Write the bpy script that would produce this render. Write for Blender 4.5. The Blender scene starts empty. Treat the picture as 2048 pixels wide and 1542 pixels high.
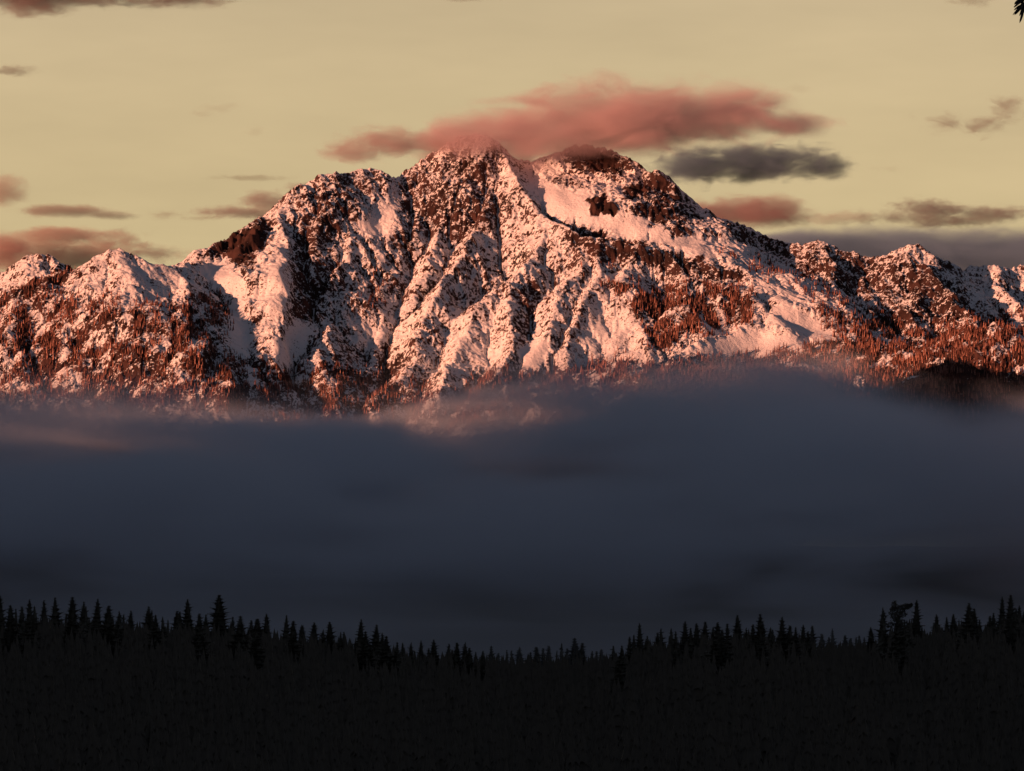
import bpy, bmesh, math, random
import numpy as np
from mathutils import Vector, Matrix

# ------------------------------------------------------------------ camera, sky, sun, exposure
S = bpy.context.scene
COL = S.collection
F = 13011.0                    # focal length in pixels of the 2048 px wide photograph
PITCH = math.atan((1300 - 771) / F)
CAM_Z = 100.0
CP, SP = math.cos(PITCH), math.sin(PITCH)

cam_d = bpy.data.cameras.new('camera')
cam = bpy.data.objects.new('camera', cam_d)
COL.objects.link(cam)
cam.location = (0, 0, CAM_Z)
cam.rotation_euler = (math.pi / 2 + PITCH, 0, 0)
cam_d.sensor_width = 36.0
cam_d.lens = 36.0 * F / 2048
cam_d.clip_start = 0.5
cam_d.clip_end = 200000
S.camera = cam

SUN_EL = math.radians(6.5)
SUN_AZ = math.radians(52.0)    # the sun stands this far to the left of straight behind the camera
to_sun = Vector((-math.sin(SUN_AZ) * math.cos(SUN_EL), -math.cos(SUN_AZ) * math.cos(SUN_EL), math.sin(SUN_EL)))
sun_d = bpy.data.lights.new('sun', 'SUN')
sun_d.energy = 5.0
sun_d.color = (1.0, 0.400, 0.228)
sun_d.angle = math.radians(0.5)
sun = bpy.data.objects.new('sun', sun_d)
COL.objects.link(sun)
sun.rotation_euler = (-to_sun).to_track_quat('-Z', 'Y').to_euler()
sun.location = (-3000, -2000, 2500)

W = bpy.data.worlds.new('World')
S.world = W
W.use_nodes = True
wt = W.node_tree
wt.nodes.clear()
def wn(t, **kw):
    n = wt.nodes.new(t)
    for k, v in kw.items(): setattr(n, k, v)
    return n
w_out = wn('ShaderNodeOutputWorld')
w_bg = wn('ShaderNodeBackground')
w_sky = wn('ShaderNodeTexSky', sky_type='NISHITA', sun_disc=False)
w_sky.sun_elevation = SUN_EL
w_sky.sun_rotation = math.atan2(to_sun.x, to_sun.y)
w_sky.altitude = 100
w_tc = wn('ShaderNodeTexCoord')
w_sep = wn('ShaderNodeSeparateXYZ')
wt.links.new(w_tc.outputs['Generated'], w_sep.inputs[0])
# elevation band: pale warm light over the western horizon, dusky blue higher up
w_el = wn('ShaderNodeValToRGB')
el = w_el.color_ramp
el.elements[0].position = 0.0; el.elements[0].color = (0.40, 0.31, 0.17, 1)
el.elements[1].position = 1.0; el.elements[1].color = (0.045, 0.052, 0.075, 1)
for p, c in ((0.05, (0.55, 0.43, 0.225)), (0.075, (0.60, 0.46, 0.255)), (0.10, (0.56, 0.43, 0.255)),
             (0.16, (0.30, 0.25, 0.19)), (0.30, (0.11, 0.115, 0.14))):
    e = el.elements.new(p); e.color = (*c, 1)
wt.links.new(w_sep.outputs['Z'], w_el.inputs[0])
w_az = wn('ShaderNodeMapRange', interpolation_type='SMOOTHSTEP')
w_az.inputs[1].default_value = 0.55; w_az.inputs[2].default_value = 0.97
wt.links.new(w_sep.outputs['Y'], w_az.inputs[0])
w_mix = wn('ShaderNodeMix', data_type='RGBA')
w_mix.inputs['A'].default_value = (0.056, 0.058, 0.080, 1)
wt.links.new(w_az.outputs[0], w_mix.inputs['Factor'])
wt.links.new(w_el.outputs['Color'], w_mix.inputs['B'])
w_map = wn('ShaderNodeVectorMath', operation='MULTIPLY')
w_map.inputs[1].default_value = (14, 14, 60)
wt.links.new(w_tc.outputs['Generated'], w_map.inputs[0])
w_no = wn('ShaderNodeTexNoise'); w_no.inputs['Scale'].default_value = 1.0; w_no.inputs['Detail'].default_value = 4; w_no.inputs['Roughness'].default_value = 0.6
wt.links.new(w_map.outputs[0], w_no.inputs['Vector'])
w_mr = wn('ShaderNodeMapRange'); w_mr.inputs[1].default_value = 0.3; w_mr.inputs[2].default_value = 0.7; w_mr.inputs[3].default_value = 0.92; w_mr.inputs[4].default_value = 1.07
wt.links.new(w_no.outputs[0], w_mr.inputs[0])
w_mu = wn('ShaderNodeVectorMath', operation='SCALE')
wt.links.new(w_mix.outputs['Result'], w_mu.inputs[0]); wt.links.new(w_mr.outputs[0], w_mu.inputs['Scale'])
w_sc = wn('ShaderNodeVectorMath', operation='SCALE')
w_sc.inputs['Scale'].default_value = 0.006
wt.links.new(w_sky.outputs[0], w_sc.inputs[0])
w_add = wn('ShaderNodeVectorMath', operation='ADD')
wt.links.new(w_mu.outputs[0], w_add.inputs[0])
wt.links.new(w_sc.outputs[0], w_add.inputs[1])
wt.links.new(w_add.outputs[0], w_bg.inputs['Color'])
w_bg.inputs['Strength'].default_value = 0.608
wt.links.new(w_bg.outputs[0], w_out.inputs[0])

S.view_settings.view_transform = 'Standard'
S.view_settings.look = 'None'
S.view_settings.exposure = 0.72
S.view_settings.gamma = 1.0
S.render.engine = 'CYCLES'
cy = S.cycles
cy.max_bounces = 5
cy.diffuse_bounces = 2
cy.volume_bounces = 2
cy.volume_max_steps = 256
cy.use_denoising = True

# ------------------------------------------------------------------ helpers
def world_of(px, py, Y):
    a = (px - 1024) / F; b = (771 - py) / F
    t = Y / (CP - b * SP)
    return (a * t, Y, CAM_Z + (SP + b * CP) * t)

def pixel_of(x, y, z):
    zz = z - CAM_Z
    fw = y * CP + zz * SP
    up = -y * SP + zz * CP
    return 1024 + F * x / fw, 771 - F * up / fw

def tag(o, label=None, cat=None, group=None, kind=None):
    for k, v in (('label', label), ('category', cat), ('group', group), ('kind', kind)):
        if v: o[k] = v
    return o

def link_mesh(name, me, mat=None, parent=None):
    o = bpy.data.objects.new(name, me)
    COL.objects.link(o)
    if mat: me.materials.append(mat)
    if parent: o.parent = parent
    return o

def mesh_from_arrays(name, V, Fc, smooth=True):
    """V (n,3), Fc (m,k) with k 3 or 4"""
    V = np.asarray(V, np.float32); Fc = np.asarray(Fc, np.int32)
    me = bpy.data.meshes.new(name)
    me.vertices.add(len(V)); me.vertices.foreach_set('co', V.ravel())
    m, k = Fc.shape
    me.loops.add(m * k); me.loops.foreach_set('vertex_index', Fc.ravel())
    me.polygons.add(m)
    me.polygons.foreach_set('loop_start', np.arange(0, m * k, k, dtype=np.int32))
    me.polygons.foreach_set('loop_total', np.full(m, k, np.int32))
    me.polygons.foreach_set('use_smooth', np.full(m, smooth, bool))
    me.update(calc_edges=True)
    return me

def add_attr(me, name, arr):
    a = me.attributes.new(name, 'FLOAT', 'POINT')
    a.data.foreach_set('value', np.asarray(arr, np.float32).ravel())

class Noise:
    def __init__(self, seed):
        r = np.random.RandomState(seed)
        th = r.rand(256, 256) * 2 * np.pi
        self.gx = np.cos(th).astype(np.float32); self.gy = np.sin(th).astype(np.float32)
    def __call__(self, x, y):
        xi = np.floor(x).astype(np.int32); yi = np.floor(y).astype(np.int32)
        xf = (x - xi).astype(np.float32); yf = (y - yi).astype(np.float32)
        u = xf * xf * xf * (xf * (xf * 6 - 15) + 10); v = yf * yf * yf * (yf * (yf * 6 - 15) + 10)
        x0 = xi & 255; x1 = (xi + 1) & 255; y0 = yi & 255; y1 = (yi + 1) & 255
        def g(a, b, dx, dy): return self.gx[a, b] * dx + self.gy[a, b] * dy
        n0 = g(x0, y0, xf, yf) * (1 - u) + g(x1, y0, xf - 1, yf) * u
        n1 = g(x0, y1, xf, yf - 1) * (1 - u) + g(x1, y1, xf - 1, yf - 1) * u
        return (n0 * (1 - v) + n1 * v) * 1.5
NS = [Noise(i + 3) for i in range(12)]

def sstep(a, b, x):
    t = np.clip((x - a) / (b - a), 0, 1)
    return t * t * (3 - 2 * t)

def blur(A, n):
    for _ in range(n):
        A = (np.pad(A, ((1, 1), (0, 0)), 'edge')[:-2] + 2 * A + np.pad(A, ((1, 1), (0, 0)), 'edge')[2:]) / 4
        A = (np.pad(A, ((0, 0), (1, 1)), 'edge')[:, :-2] + 2 * A + np.pad(A, ((0, 0), (1, 1)), 'edge')[:, 2:]) / 4
    return A

def poly_sd(px, py, P):
    """signed distance in pixels to a polygon, inside positive"""
    d2 = np.full(px.shape, 1e12, np.float32); ins = np.zeros(px.shape, bool)
    n = len(P)
    for i in range(n):
        (x0, y0), (x1, y1) = P[i], P[(i + 1) % n]
        ex, ey = x1 - x0, y1 - y0
        t = np.clip(((px - x0) * ex + (py - y0) * ey) / (ex * ex + ey * ey + 1e-9), 0, 1)
        d2 = np.minimum(d2, (px - x0 - t * ex) ** 2 + (py - y0 - t * ey) ** 2)
        if y0 != y1:
            c = ((y0 > py) != (y1 > py)) & (px < ex * (py - y0) / (y1 - y0) + x0)
            ins ^= c
    d = np.sqrt(d2)
    return np.where(ins, d, -d)

class NT:
    """short hand for a material's node tree"""
    def __init__(self, name):
        self.m = bpy.data.materials.new(name); self.m.use_nodes = True
        self.t = self.m.node_tree; self.t.nodes.clear()
        self.out = self.n('ShaderNodeOutputMaterial')
    def n(self, typ, **kw):
        x = self.t.nodes.new(typ)
        for k, v in kw.items(): setattr(x, k, v)
        return x
    def l(self, a, b): self.t.links.new(a, b)
    def val(self, sock, v):
        if isinstance(v, (int, float)): sock.default_value = v
        elif isinstance(v, (tuple, list)): sock.default_value = v
        else: self.l(v, sock)
    def math(self, op, a, b=0.0, c=None, clamp=False):
        x = self.n('ShaderNodeMath', operation=op); x.use_clamp = clamp
        self.val(x.inputs[0], a); self.val(x.inputs[1], b)
        if c is not None: self.val(x.inputs[2], c)
        return x.outputs[0]
    def vmath(self, op, a, b=(0, 0, 0), out=0):
        x = self.n('ShaderNodeVectorMath', operation=op)
        self.val(x.inputs[0], a); self.val(x.inputs[1], b)
        return x.outputs[out]
    def noise(self, vec, scale, detail=3, rough=0.55, lac=2.0, dist=0.0):
        x = self.n('ShaderNodeTexNoise')
        x.inputs['Scale'].default_value = scale; x.inputs['Detail'].default_value = detail
        x.inputs['Roughness'].default_value = rough; x.inputs['Lacunarity'].default_value = lac
        x.inputs['Distortion'].default_value = dist
        self.l(vec, x.inputs['Vector'])
        return x.outputs[0]
    def maprange(self, v, a, b, c=0.0, d=1.0, smooth=True):
        x = self.n('ShaderNodeMapRange', interpolation_type='SMOOTHSTEP' if smooth else 'LINEAR')
        self.val(x.inputs[0], v)
        for i, q in enumerate((a, b, c, d)): self.val(x.inputs[1 + i], q)
        return x.outputs[0]
    def mix(self, f, a, b):
        x = self.n('ShaderNodeMix', data_type='RGBA')
        self.val(x.inputs['Factor'], f)
        self.val(x.inputs['A'], (*a, 1) if isinstance(a, tuple) else a)
        self.val(x.inputs['B'], (*b, 1) if isinstance(b, tuple) else b)
        return x.outputs['Result']
    def attr(self, name):
        x = self.n('ShaderNodeAttribute', attribute_name=name)
        return x.outputs['Fac']
    def pos(self): return self.n('ShaderNodeTexCoord').outputs['Object']
    def diffuse(self, col, rough=0.9, bump=None, strength=0.5, dist=1.0):
        b = self.n('ShaderNodeBsdfPrincipled')
        self.val(b.inputs['Base Color'], (*col, 1) if isinstance(col, tuple) else col)
        b.inputs['Roughness'].default_value = rough
        b.inputs['Specular IOR Level'].default_value = 0.08
        if bump is not None:
            k = self.n('ShaderNodeBump'); k.inputs['Strength'].default_value = strength; k.inputs['Distance'].default_value = dist
            self.l(bump, k.inputs['Height']); self.l(k.outputs[0], b.inputs['Normal'])
        self.l(b.outputs[0], self.out.inputs['Surface'])
        return b

# ------------------------------------------------------------------ the mountain
# crest lines: (photo x, photo y, distance); k = how steeply the flanks fall away
RIDGES = [
 # main skyline
 (0.80, [(200,640,24800),(300,572,25050),(360,527,25200),(400,498,25280),(440,479,25350),(480,453,25420),(520,431,25480),(555,415,25540),(580,395,25620),(610,367,25700),(640,349,25760),(662,342,25800),(700,343,25850),(718,335,25880),(742,332,25920),(763,338,25940),(785,352,25960)]),
 (0.85, [(785,352,25960),(800,348,25980),(830,328,26020),(870,311,26060),(892,288,26080),(915,271,26100),(946,261,26110),(965,266,26110),(985,290,26080),(1000,302,26050),(1030,316,26080),(1060,320,26120),(1090,315,26150),(1110,298,26170),(1135,289,26180),(1170,286,26180),(1200,291,26170),(1225,300,26150),(1250,312,26120),(1270,325,26090),(1290,341,26060)]),
 (0.95, [(1290,341,26040),(1302,342,26000),(1316,334,25980),(1331,355,25990),(1352,373,26000),(1380,401,26010),(1400,426,26000),(1412,442,25990),(1424,441,25980),(1440,434,25970),(1470,440,25940),(1500,455,25900),(1530,465,25860),(1560,475,25820),(1580,484,25790)]),
 (0.70, [(1580,484,25790),(1602,483,25760),(1636,477,25740),(1660,489,25740),(1673,511,25740),(1690,500,25720),(1710,506,25710),(1740,518,25690),(1760,512,25670),(1800,494,25640),(1822,489,25620),(1850,495,25620),(1880,515,25640),(1905,546,25680),(1935,532,25750),(1970,530,25780),(1992,527,25780),(2012,532,25790),(2050,530,25800),(2160,545,25900),(2400,560,26000)]),
 # front crest below the bright snowfield
 (0.95, [(1000,303,26040),(1022,335,25900),(1045,368,25780),(1072,412,25640),(1105,440,25520),(1140,455,25420),(1190,468,25360),(1250,484,25330),(1330,500,25330),(1420,520,25330),(1500,548,25280),(1545,590,25150)]),
 (0.42, [(1090,330,26120),(1170,330,26080),(1230,345,26000),(1290,385,25880),(1340,430,25740),(1400,470,25600),(1480,505,25480),(1570,545,25330),(1640,610,25080),(1700,650,24900)]),
 (0.9, [(1316,334,25980),(1290,370,25880),(1300,420,25740),(1350,455,25640)]),
 # aretes and ribs, left to right
 (0.95, [(555,415,25540),(572,470,25330),(583,530,25120),(590,600,24880),(580,645,24720),(552,690,24560),(566,740,24400),(590,800,24200)]),
 (0.85, [(520,431,25480),(500,470,25300),(480,520,25120)]),
 (0.85, [(640,349,25760),(648,400,25600),(640,440,25480),(628,480,25340),(620,530,25180),(612,585,25000),(606,640,24820)]),
 (0.85, [(700,343,25850),(694,400,25660),(700,460,25470),(690,515,25280),(664,560,25110),(640,605,24940),(622,648,24790)]),
 (0.85, [(770,342,25940),(786,395,25770),(777,460,25560),(768,510,25400),(752,550,25260),(716,585,25100),(684,618,24960),(655,648,24820),(630,690,24650)]),
 (0.90, [(870,311,26060),(852,380,25860),(835,440,25660),(806,500,25460),(786,545,25300),(742,598,25080),(700,640,24920),(655,690,24720),(630,740,24540),(610,800,24300)]),
 (0.80, [(786,545,25300),(772,620,25060),(760,690,24800),(725,750,24580),(700,810,24350)]),
 (0.90, [(946,261,26110),(905,360,25900),(890,430,25680),(868,490,25470),(850,540,25300),(830,590,25120)]),
 (0.90, [(990,305,26040),(985,380,25800),(962,435,25620),(935,485,25430),(902,540,25230),(866,590,25030),(842,640,24850),(832,700,24640),(800,752,24440),(740,800,24240)]),
 (0.90, [(1072,412,25640),(1086,470,25450),(1064,520,25260),(1022,556,25090),(1014,600,24920),(1024,645,24760),(1024,692,24590),(992,742,24380),(950,792,24190)]),
 (0.85, [(1022,556,25090),(960,600,24940),(930,660,24740),(900,720,24530),(870,785,24280)]),
 (0.90, [(1140,455,25420),(1166,520,25220),(1128,570,25020),(1110,620,24850),(1084,680,24640),(1050,730,24460)]),
 (0.88, [(1200,470,25360),(1196,540,25140),(1164,592,24950),(1148,642,24780),(1134,692,24610),(1136,745,24420)]),
 (0.70, [(1262,488,25330),(1250,545,25150),(1262,610,24930),(1290,680,24680),(1310,740,24450)]),
 (0.75, [(1340,502,25330),(1372,545,25180),(1430,562,25100),(1502,582,25030),(1508,620,24880),(1480,655,24740),(1428,668,24660),(1370,702,24500),(1330,745,24300)]),
 (0.60, [(1508,590,25000),(1560,640,24820),(1600,690,24620),(1640,730,24450)]),
 (0.55, [(1372,545,25180),(1360,610,24950),(1350,680,24680)]),
 (0.7, [(655,648,24830),(640,700,24560),(650,760,24330),(660,810,24150)]),
 # right hand rocks
 (0.9, [(1440,434,25970),(1480,475,25760),(1530,505,25620),(1570,520,25540)]),
 (0.9, [(1636,477,25740),(1668,520,25560),(1662,560,25400),(1690,600,25230),(1740,640,25050)]),
 (0.9, [(1700,503,25720),(1722,560,25480),(1752,610,25260),(1802,655,25050)]),
 (0.8, [(1822,489,25620),(1862,545,25420),(1900,582,25260),(1930,622,25080),(1956,655,24920)]),
 (0.7, [(1992,527,25780),(2000,580,25500),(2048,630,25250),(2120,690,25000)]),
 (0.8, [(1862,545,25420),(1830,600,25200),(1820,650,25000)]),
 # forest hill on the right, mounds before it
 (0.52, [(1560,735,24150),(1650,700,24330),(1760,690,24380),(1850,686,24360),(1920,665,24300),(1990,645,24280),(2050,658,24280),(2200,630,24300),(2450,610,24300)]),
 (0.62, [(1690,820,23250),(1760,786,23330),(1822,753,23380),(1870,732,23400),(1905,724,23400),(1950,734,23400),(2000,746,23400),(2050,754,23400),(2200,775,23400),(2450,740,23400)]),
 (0.55, [(1180,790,23720),(1290,757,23740),(1400,739,23740),(1450,734,23740),(1550,741,23740),(1650,750,23740),(1720,800,23650)]),
 (0.55, [(1000,800,23950),(1100,765,24050),(1190,735,24080),(1245,716,24080),(1300,745,24030),(1380,790,23900)]),
 # left hand ridge
 (0.75, [(-420,640,24500),(-150,620,24600),(0,602,24680),(50,575,24740),(100,551,24800),(145,541,24840),(180,521,24870),(210,500,24890),(236,497,24900),(262,505,24900),(292,515,24900),(322,526,24900),(352,530,24940),(385,522,25080),(425,524,25170),(455,532,25200),(490,548,25220)]),
 (0.55, [(236,497,24900),(262,560,24670),(310,640,24400),(360,720,24130),(400,800,23850)]),
 (0.55, [(352,530,24940),(380,590,24740),(420,650,24540),(470,720,24300),(520,790,24040)]),
 (0.36, [(352,530,24930),(384,590,24690),(424,650,24480),(474,720,24250)], 'left'),
 (0.42, [(568,455,25360),(574,480,25280),(584,530,25115),(588,600,24880),(577,645,24720),(552,690,24560),(560,740,24400)], 'left'),
 (0.65, [(140,541,24840),(150,620,24560),(180,700,24280),(220,790,23960)]),
 (0.65, [(30,585,24720),(20,660,24460),(50,740,24180),(80,810,23930)]),
 (0.6, [(-420,760,23850),(-100,765,23850),(60,790,23800),(200,800,23780)]),
 # shaded shoulder and small far peak on the left
 (0.65, [(-420,640,25700),(-60,618,25720),(0,592,25720),(60,566,25720),(138,538,25720),(200,556,25720),(300,600,25700)]),
 (0.80, [(-420,590,26700),(-160,565,26700),(-40,560,26700),(0,547,26700),(36,520,26700),(72,502,26700),(104,511,26700),(130,527,26700),(160,540,26700),(300,580,26700)]),
]
X0, X1, DX = -2760.0, 2760.0, 4.0
Y0, Y1, DY = 22700.0, 27300.0, 4.6
xs = np.arange(X0, X1 + 0.1, DX); ys = np.arange(Y0, Y1 + 0.1, DY)
nx, ny = len(xs), len(ys)

def skeleton(GX, GY):
    Z = 430 + (GY - 22700) * 0.27
    Z = np.minimum(Z, 1300 - (GY - 26000) * 0.2).astype(np.float32)
    for k, pts, *only in RIDGES:
        P = [world_of(*p) for p in pts]
        L = 400 if k in (0.42, 0.36) else (250 if k < 0.7 else 700)
        for (ax, ay, az), (bx, by, bz) in zip(P[:-1], P[1:]):
            ex, ey = bx - ax, by - ay
            t = np.clip(((GX - ax) * ex + (GY - ay) * ey) / (ex * ex + ey * ey + 1e-6), 0, 1)
            d = np.sqrt((GX - ax - t * ex) ** 2 + (GY - ay - t * ey) ** 2)
            z = az + t * (bz - az) - k * np.minimum(d, L) - max(k, 1.0) * np.maximum(d - L, 0)
            if only: z = np.where(GX < ax + t * ex + 4, z, -9999)
            np.maximum(Z, z, out=Z)
    return Z

hx = xs[::2]; hy = ys[::2]
HX, HY = np.meshgrid(hx, hy); HX = HX.astype(np.float32); HY = HY.astype(np.float32)
wx = 22 * NS[0](HX / 190, HY / 190) + 9 * NS[1](HX / 70, HY / 70)
wy = 30 * NS[2](HX / 190 + 7, HY / 190) + 10 * NS[3](HX / 70 + 3, HY / 70)
ZH = blur(skeleton(HX + wx, HY + wy), 2)
ZH = ZH + 9 * NS[4](HX / 110, HY / 110) + 6 * NS[5](HX / 52, HY / 52) + 3 * NS[6](HX / 24, HY / 24)
def erode(Zh, dx, dy, steps, K, m=0.45):
    """running water: every cell drains to its steepest neighbour and is worn down by what drains through it"""
    n0, n1 = Zh.shape; N = n0 * n1
    base = np.arange(N).reshape(n0, n1)
    inner = np.zeros((n0, n1), bool); inner[1:-1, 1:-1] = True
    nb = [(i, j, math.hypot(i * dy, j * dx)) for i in (-1, 0, 1) for j in (-1, 0, 1) if i or j]
    z = Zh.astype(np.float64)
    for it in range(steps):
        best = np.zeros_like(z); rec = base.copy(); dist = np.ones_like(z)
        for i, j, d in nb:
            sl = np.zeros_like(z)
            sl[1:-1, 1:-1] = (z[1:-1, 1:-1] - z[1 + i:n0 - 1 + i, 1 + j:n1 - 1 + j]) / d
            b = sl > best
            best[b] = sl[b]; rec[b] = (base + i * n1 + j)[b]; dist[b] = d
        order = np.argsort(-z.ravel()).tolist()
        r = rec.ravel().tolist(); A = [1.0] * N
        for q in order:
            w = r[q]
            if w != q: A[w] += A[q]
        f = (K * np.array(A) ** m / dist.ravel()).tolist()
        zl = z.ravel().tolist()
        for q in reversed(order):
            w = r[q]
            if w != q and zl[q] > zl[w]:
                zl[q] = (zl[q] + f[q] * zl[w]) / (1 + f[q])
        z = np.array(zl).reshape(n0, n1)
        # loose slopes settle
        z = z + 0.06 * (blur(z, 1) - z)
    return z.astype(np.float32)
ZH = erode(ZH, DX * 2, DY * 2, 10, 0.19)
ZH_soft = blur(ZH, 14)
# up to full resolution
def up(A, n0, n1):
    r = np.minimum(np.arange(n0) / 2, A.shape[0] - 1); i = np.floor(r).astype(int); f = (r - i)[:, None]
    A = A[i] * (1 - f) + A[np.minimum(i + 1, A.shape[0] - 1)] * f
    c = np.minimum(np.arange(n1) / 2, A.shape[1] - 1); j = np.floor(c).astype(int); g = (c - j)[None, :]
    return A[:, j] * (1 - g) + A[:, np.minimum(j + 1, A.shape[1] - 1)] * g
Z = up(ZH, ny, nx).astype(np.float32)
GX, GY = np.meshgrid(xs, ys); GX = GX.astype(np.float32); GY = GY.astype(np.float32)
PX, PY = pixel_of(GX, GY, Z)

# snowfields that lie smooth, cliffs that stay bare, woods
SMOOTH = [
 ([(1075,385),(1110,352),(1150,360),(1190,392),(1250,420),(1290,440),(1400,482),(1470,520),(1380,502),(1250,474),(1160,452),(1105,432),(1076,408)], 10),
 ([(1290,400),(1340,440),(1430,470),(1500,500),(1580,540),(1660,600),(1690,660),(1620,640),(1540,570),(1450,520),(1340,490),(1270,450)], 16, 0.45),
 ([(536,690),(598,640),(622,660),(604,716),(572,745)], 8),
 ([(398,535),(430,525),(470,545),(500,575),(486,610),(505,700),(474,706),(452,650),(470,600),(430,580)], 12),
 ([(700,452),(768,415),(790,356),(802,400),(772,480),(740,474)], 14, 0.8),
 ([(1032,702),(1100,672),(1092,722),(1050,742)], 8),
 ([(1372,706),(1432,672),(1500,662),(1600,672),(1640,700),(1540,712),(1450,716)], 16),
 ([(1560,600),(1640,640),(1690,680),(1620,684),(1540,640)], 12),
 ([(1190,600),(1260,640),(1280,720),(1160,740),(1140,690)], 20, 0.35),
 ([(900,640),(960,620),(1000,640),(1010,720),(930,760),(880,740)], 24, 0.35),
 ([(700,640),(790,610),(830,640),(800,700),(720,690)], 24, 0.35),
 ([(560,490),(572,470),(585,540),(580,620),(540,650),(500,590)], 16, 0.6),
 ([(240,505),(330,530),(350,600),(300,600),(240,560)], 24, 0.35),
]
ROCKY = [
 ([(440,480),(500,455),(545,440),(520,500),(490,545),(455,520),(400,510)], 14, 1.0),
 ([(800,340),(900,290),(990,320),(1000,420),(940,470),(860,470),(800,480)], 30, 0.30),
 ([(580,430),(650,420),(690,470),(640,640),(596,640),(582,520)], 16, 0.35),
 ([(1110,296),(1200,288),(1262,325),(1240,362),(1150,340)], 14, 0.7),
 ([(1270,360),(1330,345),(1400,440),(1330,462),(1280,430)], 16, 0.6),
 ([(600,380),(680,340),(780,345),(700,420),(620,440)], 20, 0.35),
 ([(1120,455),(1180,460),(1340,500),(1500,560),(1400,570),(1250,520),(1150,500)], 14, 0.45),
 ([(1420,430),(1580,480),(1680,500),(1900,520),(1960,640),(1800,650),(1640,560),(1540,510)], 16, 0.42),
 ([(640,700),(720,690),(800,720),(760,790),(650,780)], 24, 0.2),
 ([(1040,560),(1080,560),(1060,680),(1030,680)], 12, 0.3),
 ([(0,592),(140,536),(160,545),(60,590),(0,612)], 8, 0.7),
 ([(1166,396),(1198,388),(1236,414),(1222,432),(1186,422)], 5, 1.0),
 ([(1088,350),(1150,356),(1182,378),(1150,384),(1110,370)], 6, 0.7),
 ([(1240,380),(1275,372),(1290,392),(1262,402)], 5, 0.8),
 ([(1330,452),(1372,446),(1386,466),(1350,476)], 6, 0.7),
 ([(1690,830),(1750,792),(1870,734),(1905,724),(1950,734),(2048,756),(2300,765),(2300,900),(1690,900)], 5, 0.95),
 ([(1290,757),(1400,739),(1550,741),(1650,750),(1720,800),(1720,860),(1200,860)], 6, 0.7),
]
def region(lst_item):
    P, soft = lst_item[0], lst_item[1]
    jx = PX + 9 * NS[4](GX / 60, GY / 60); jy = PY + 9 * NS[5](GX / 60, GY / 60)
    x0 = min(p[0] for p in P) - 3 * soft; x1 = max(p[0] for p in P) + 3 * soft
    y0 = min(p[1] for p in P) - 3 * soft; y1 = max(p[1] for p in P) + 3 * soft
    m = np.zeros(PX.shape, np.float32)
    sel = (PX > x0) & (PX < x1) & (PY > y0) & (PY < y1)
    m[sel] = sstep(-soft, soft, poly_sd(jx[sel], jy[sel], P))
    return m
smooth = np.zeros(Z.shape, np.float32); rocky = np.zeros(Z.shape, np.float32)
for it in SMOOTH: smooth = np.maximum(smooth, region(it) * (it[2] if len(it) > 2 else 1.0))
for it in ROCKY: rocky = np.maximum(rocky, region(it) * it[2])
WOODS = [  # polygon, softness in px, trees per 1000 square metres of ground
 ([(-200,610),(0,600),(120,592),(250,612),(330,622),(440,596),(455,640),(430,690),(500,740),(600,745),(610,830),(-200,840)], 30, 1.7),
 ([(-300,560),(0,590),(140,536),(170,550),(60,600),(-300,640)], 8, 1.0),
 ([(390,600),(450,585),(470,650),(420,690),(385,650)], 12, 1.6),
 ([(1205,565),(1300,575),(1400,570),(1500,585),(1500,650),(1430,664),(1350,700),(1300,700),(1290,640)], 14, 2.6),
 ([(1300,745),(1400,712),(1500,716),(1600,690),(1700,684),(1840,690),(1920,668),(1990,646),(2100,640),(2600,600),(2600,860),(1300,860)], 10, 3.2),
 ([(1630,610),(1720,640),(1800,640),(1850,680),(1700,690),(1640,650)], 14, 2.2),
 ([(1820,660),(1960,640),(2100,620),(2500,600),(2500,660),(1990,690),(1830,700)], 14, 2.0),
 ([(1440,500),(1560,535),(1700,600),(1800,640),(1640,600),(1500,540)], 10, 0.7),
 ([(980,745),(1120,745),(1250,712),(1330,745),(1330,860),(850,860),(900,800)], 12, 2.6),
 ([(600,735),(700,740),(840,770),(900,800),(900,860),(560,860)], 24, 1.4),
 ([(740,560),(800,560),(760,620),(700,620)], 14, 0.5),
 ([(1690,830),(1750,792),(1870,734),(1905,724),(1950,734),(2048,756),(2300,765),(2300,900),(1730,900)], 6, 5.0),
 ([(1290,757),(1400,739),(1550,741),(1650,750),(1720,800),(1720,860),(1200,860)], 6, 4.5),
 ([(1150,520),(1250,520),(1280,600),(1230,600)], 16, 0.4),
]
dens0 = np.zeros(Z.shape, np.float32)
for it in WOODS: dens0 = np.maximum(dens0, region(it) * it[2])
dens0 *= np.clip(0.75 + 1.5 * NS[3](GX / 55 + 2, GY / 90), 0.05, 2.0)

smooth = smooth * (1 - np.clip(1.1 * rocky, 0, 1))
Z = Z * (1 - smooth) + up(ZH_soft, ny, nx).astype(np.float32) * smooth
# rock relief: ridged noise, finer and finer, gullies drawn out down the slope
amp = (1 - 0.86 * smooth) * (0.85 + 0.5 * rocky)
relief = np.zeros(Z.shape, np.float32)
qx, qy = GX + 0.35 * GY * 0, GY
wxf = 10 * NS[6](GX / 45, GY / 45); wyf = 10 * NS[7](GX / 45 + 5, GY / 45)
for i, (lam, a, sx) in enumerate(((90, 10, 0.7), (52, 8, 0.75), (30, 6.5, 0.8), (17, 4.8, 1.0), (10.5, 3.2, 1.0))):
    n = NS[i](((GX + wxf) * 0.96 + (GY + wyf) * 0.28) / (lam * sx) + 11 * i, ((GY + wyf) * 0.96 - (GX + wxf) * 0.28) / (lam * 1.25) + 5 * i)
    relief += a * (1 - 2.1 * np.abs(n)) 
patch = 0.72 + 0.5 * NS[8](GX / 260, GY / 260)
Z = Z + (relief - 10) * amp * patch
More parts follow.
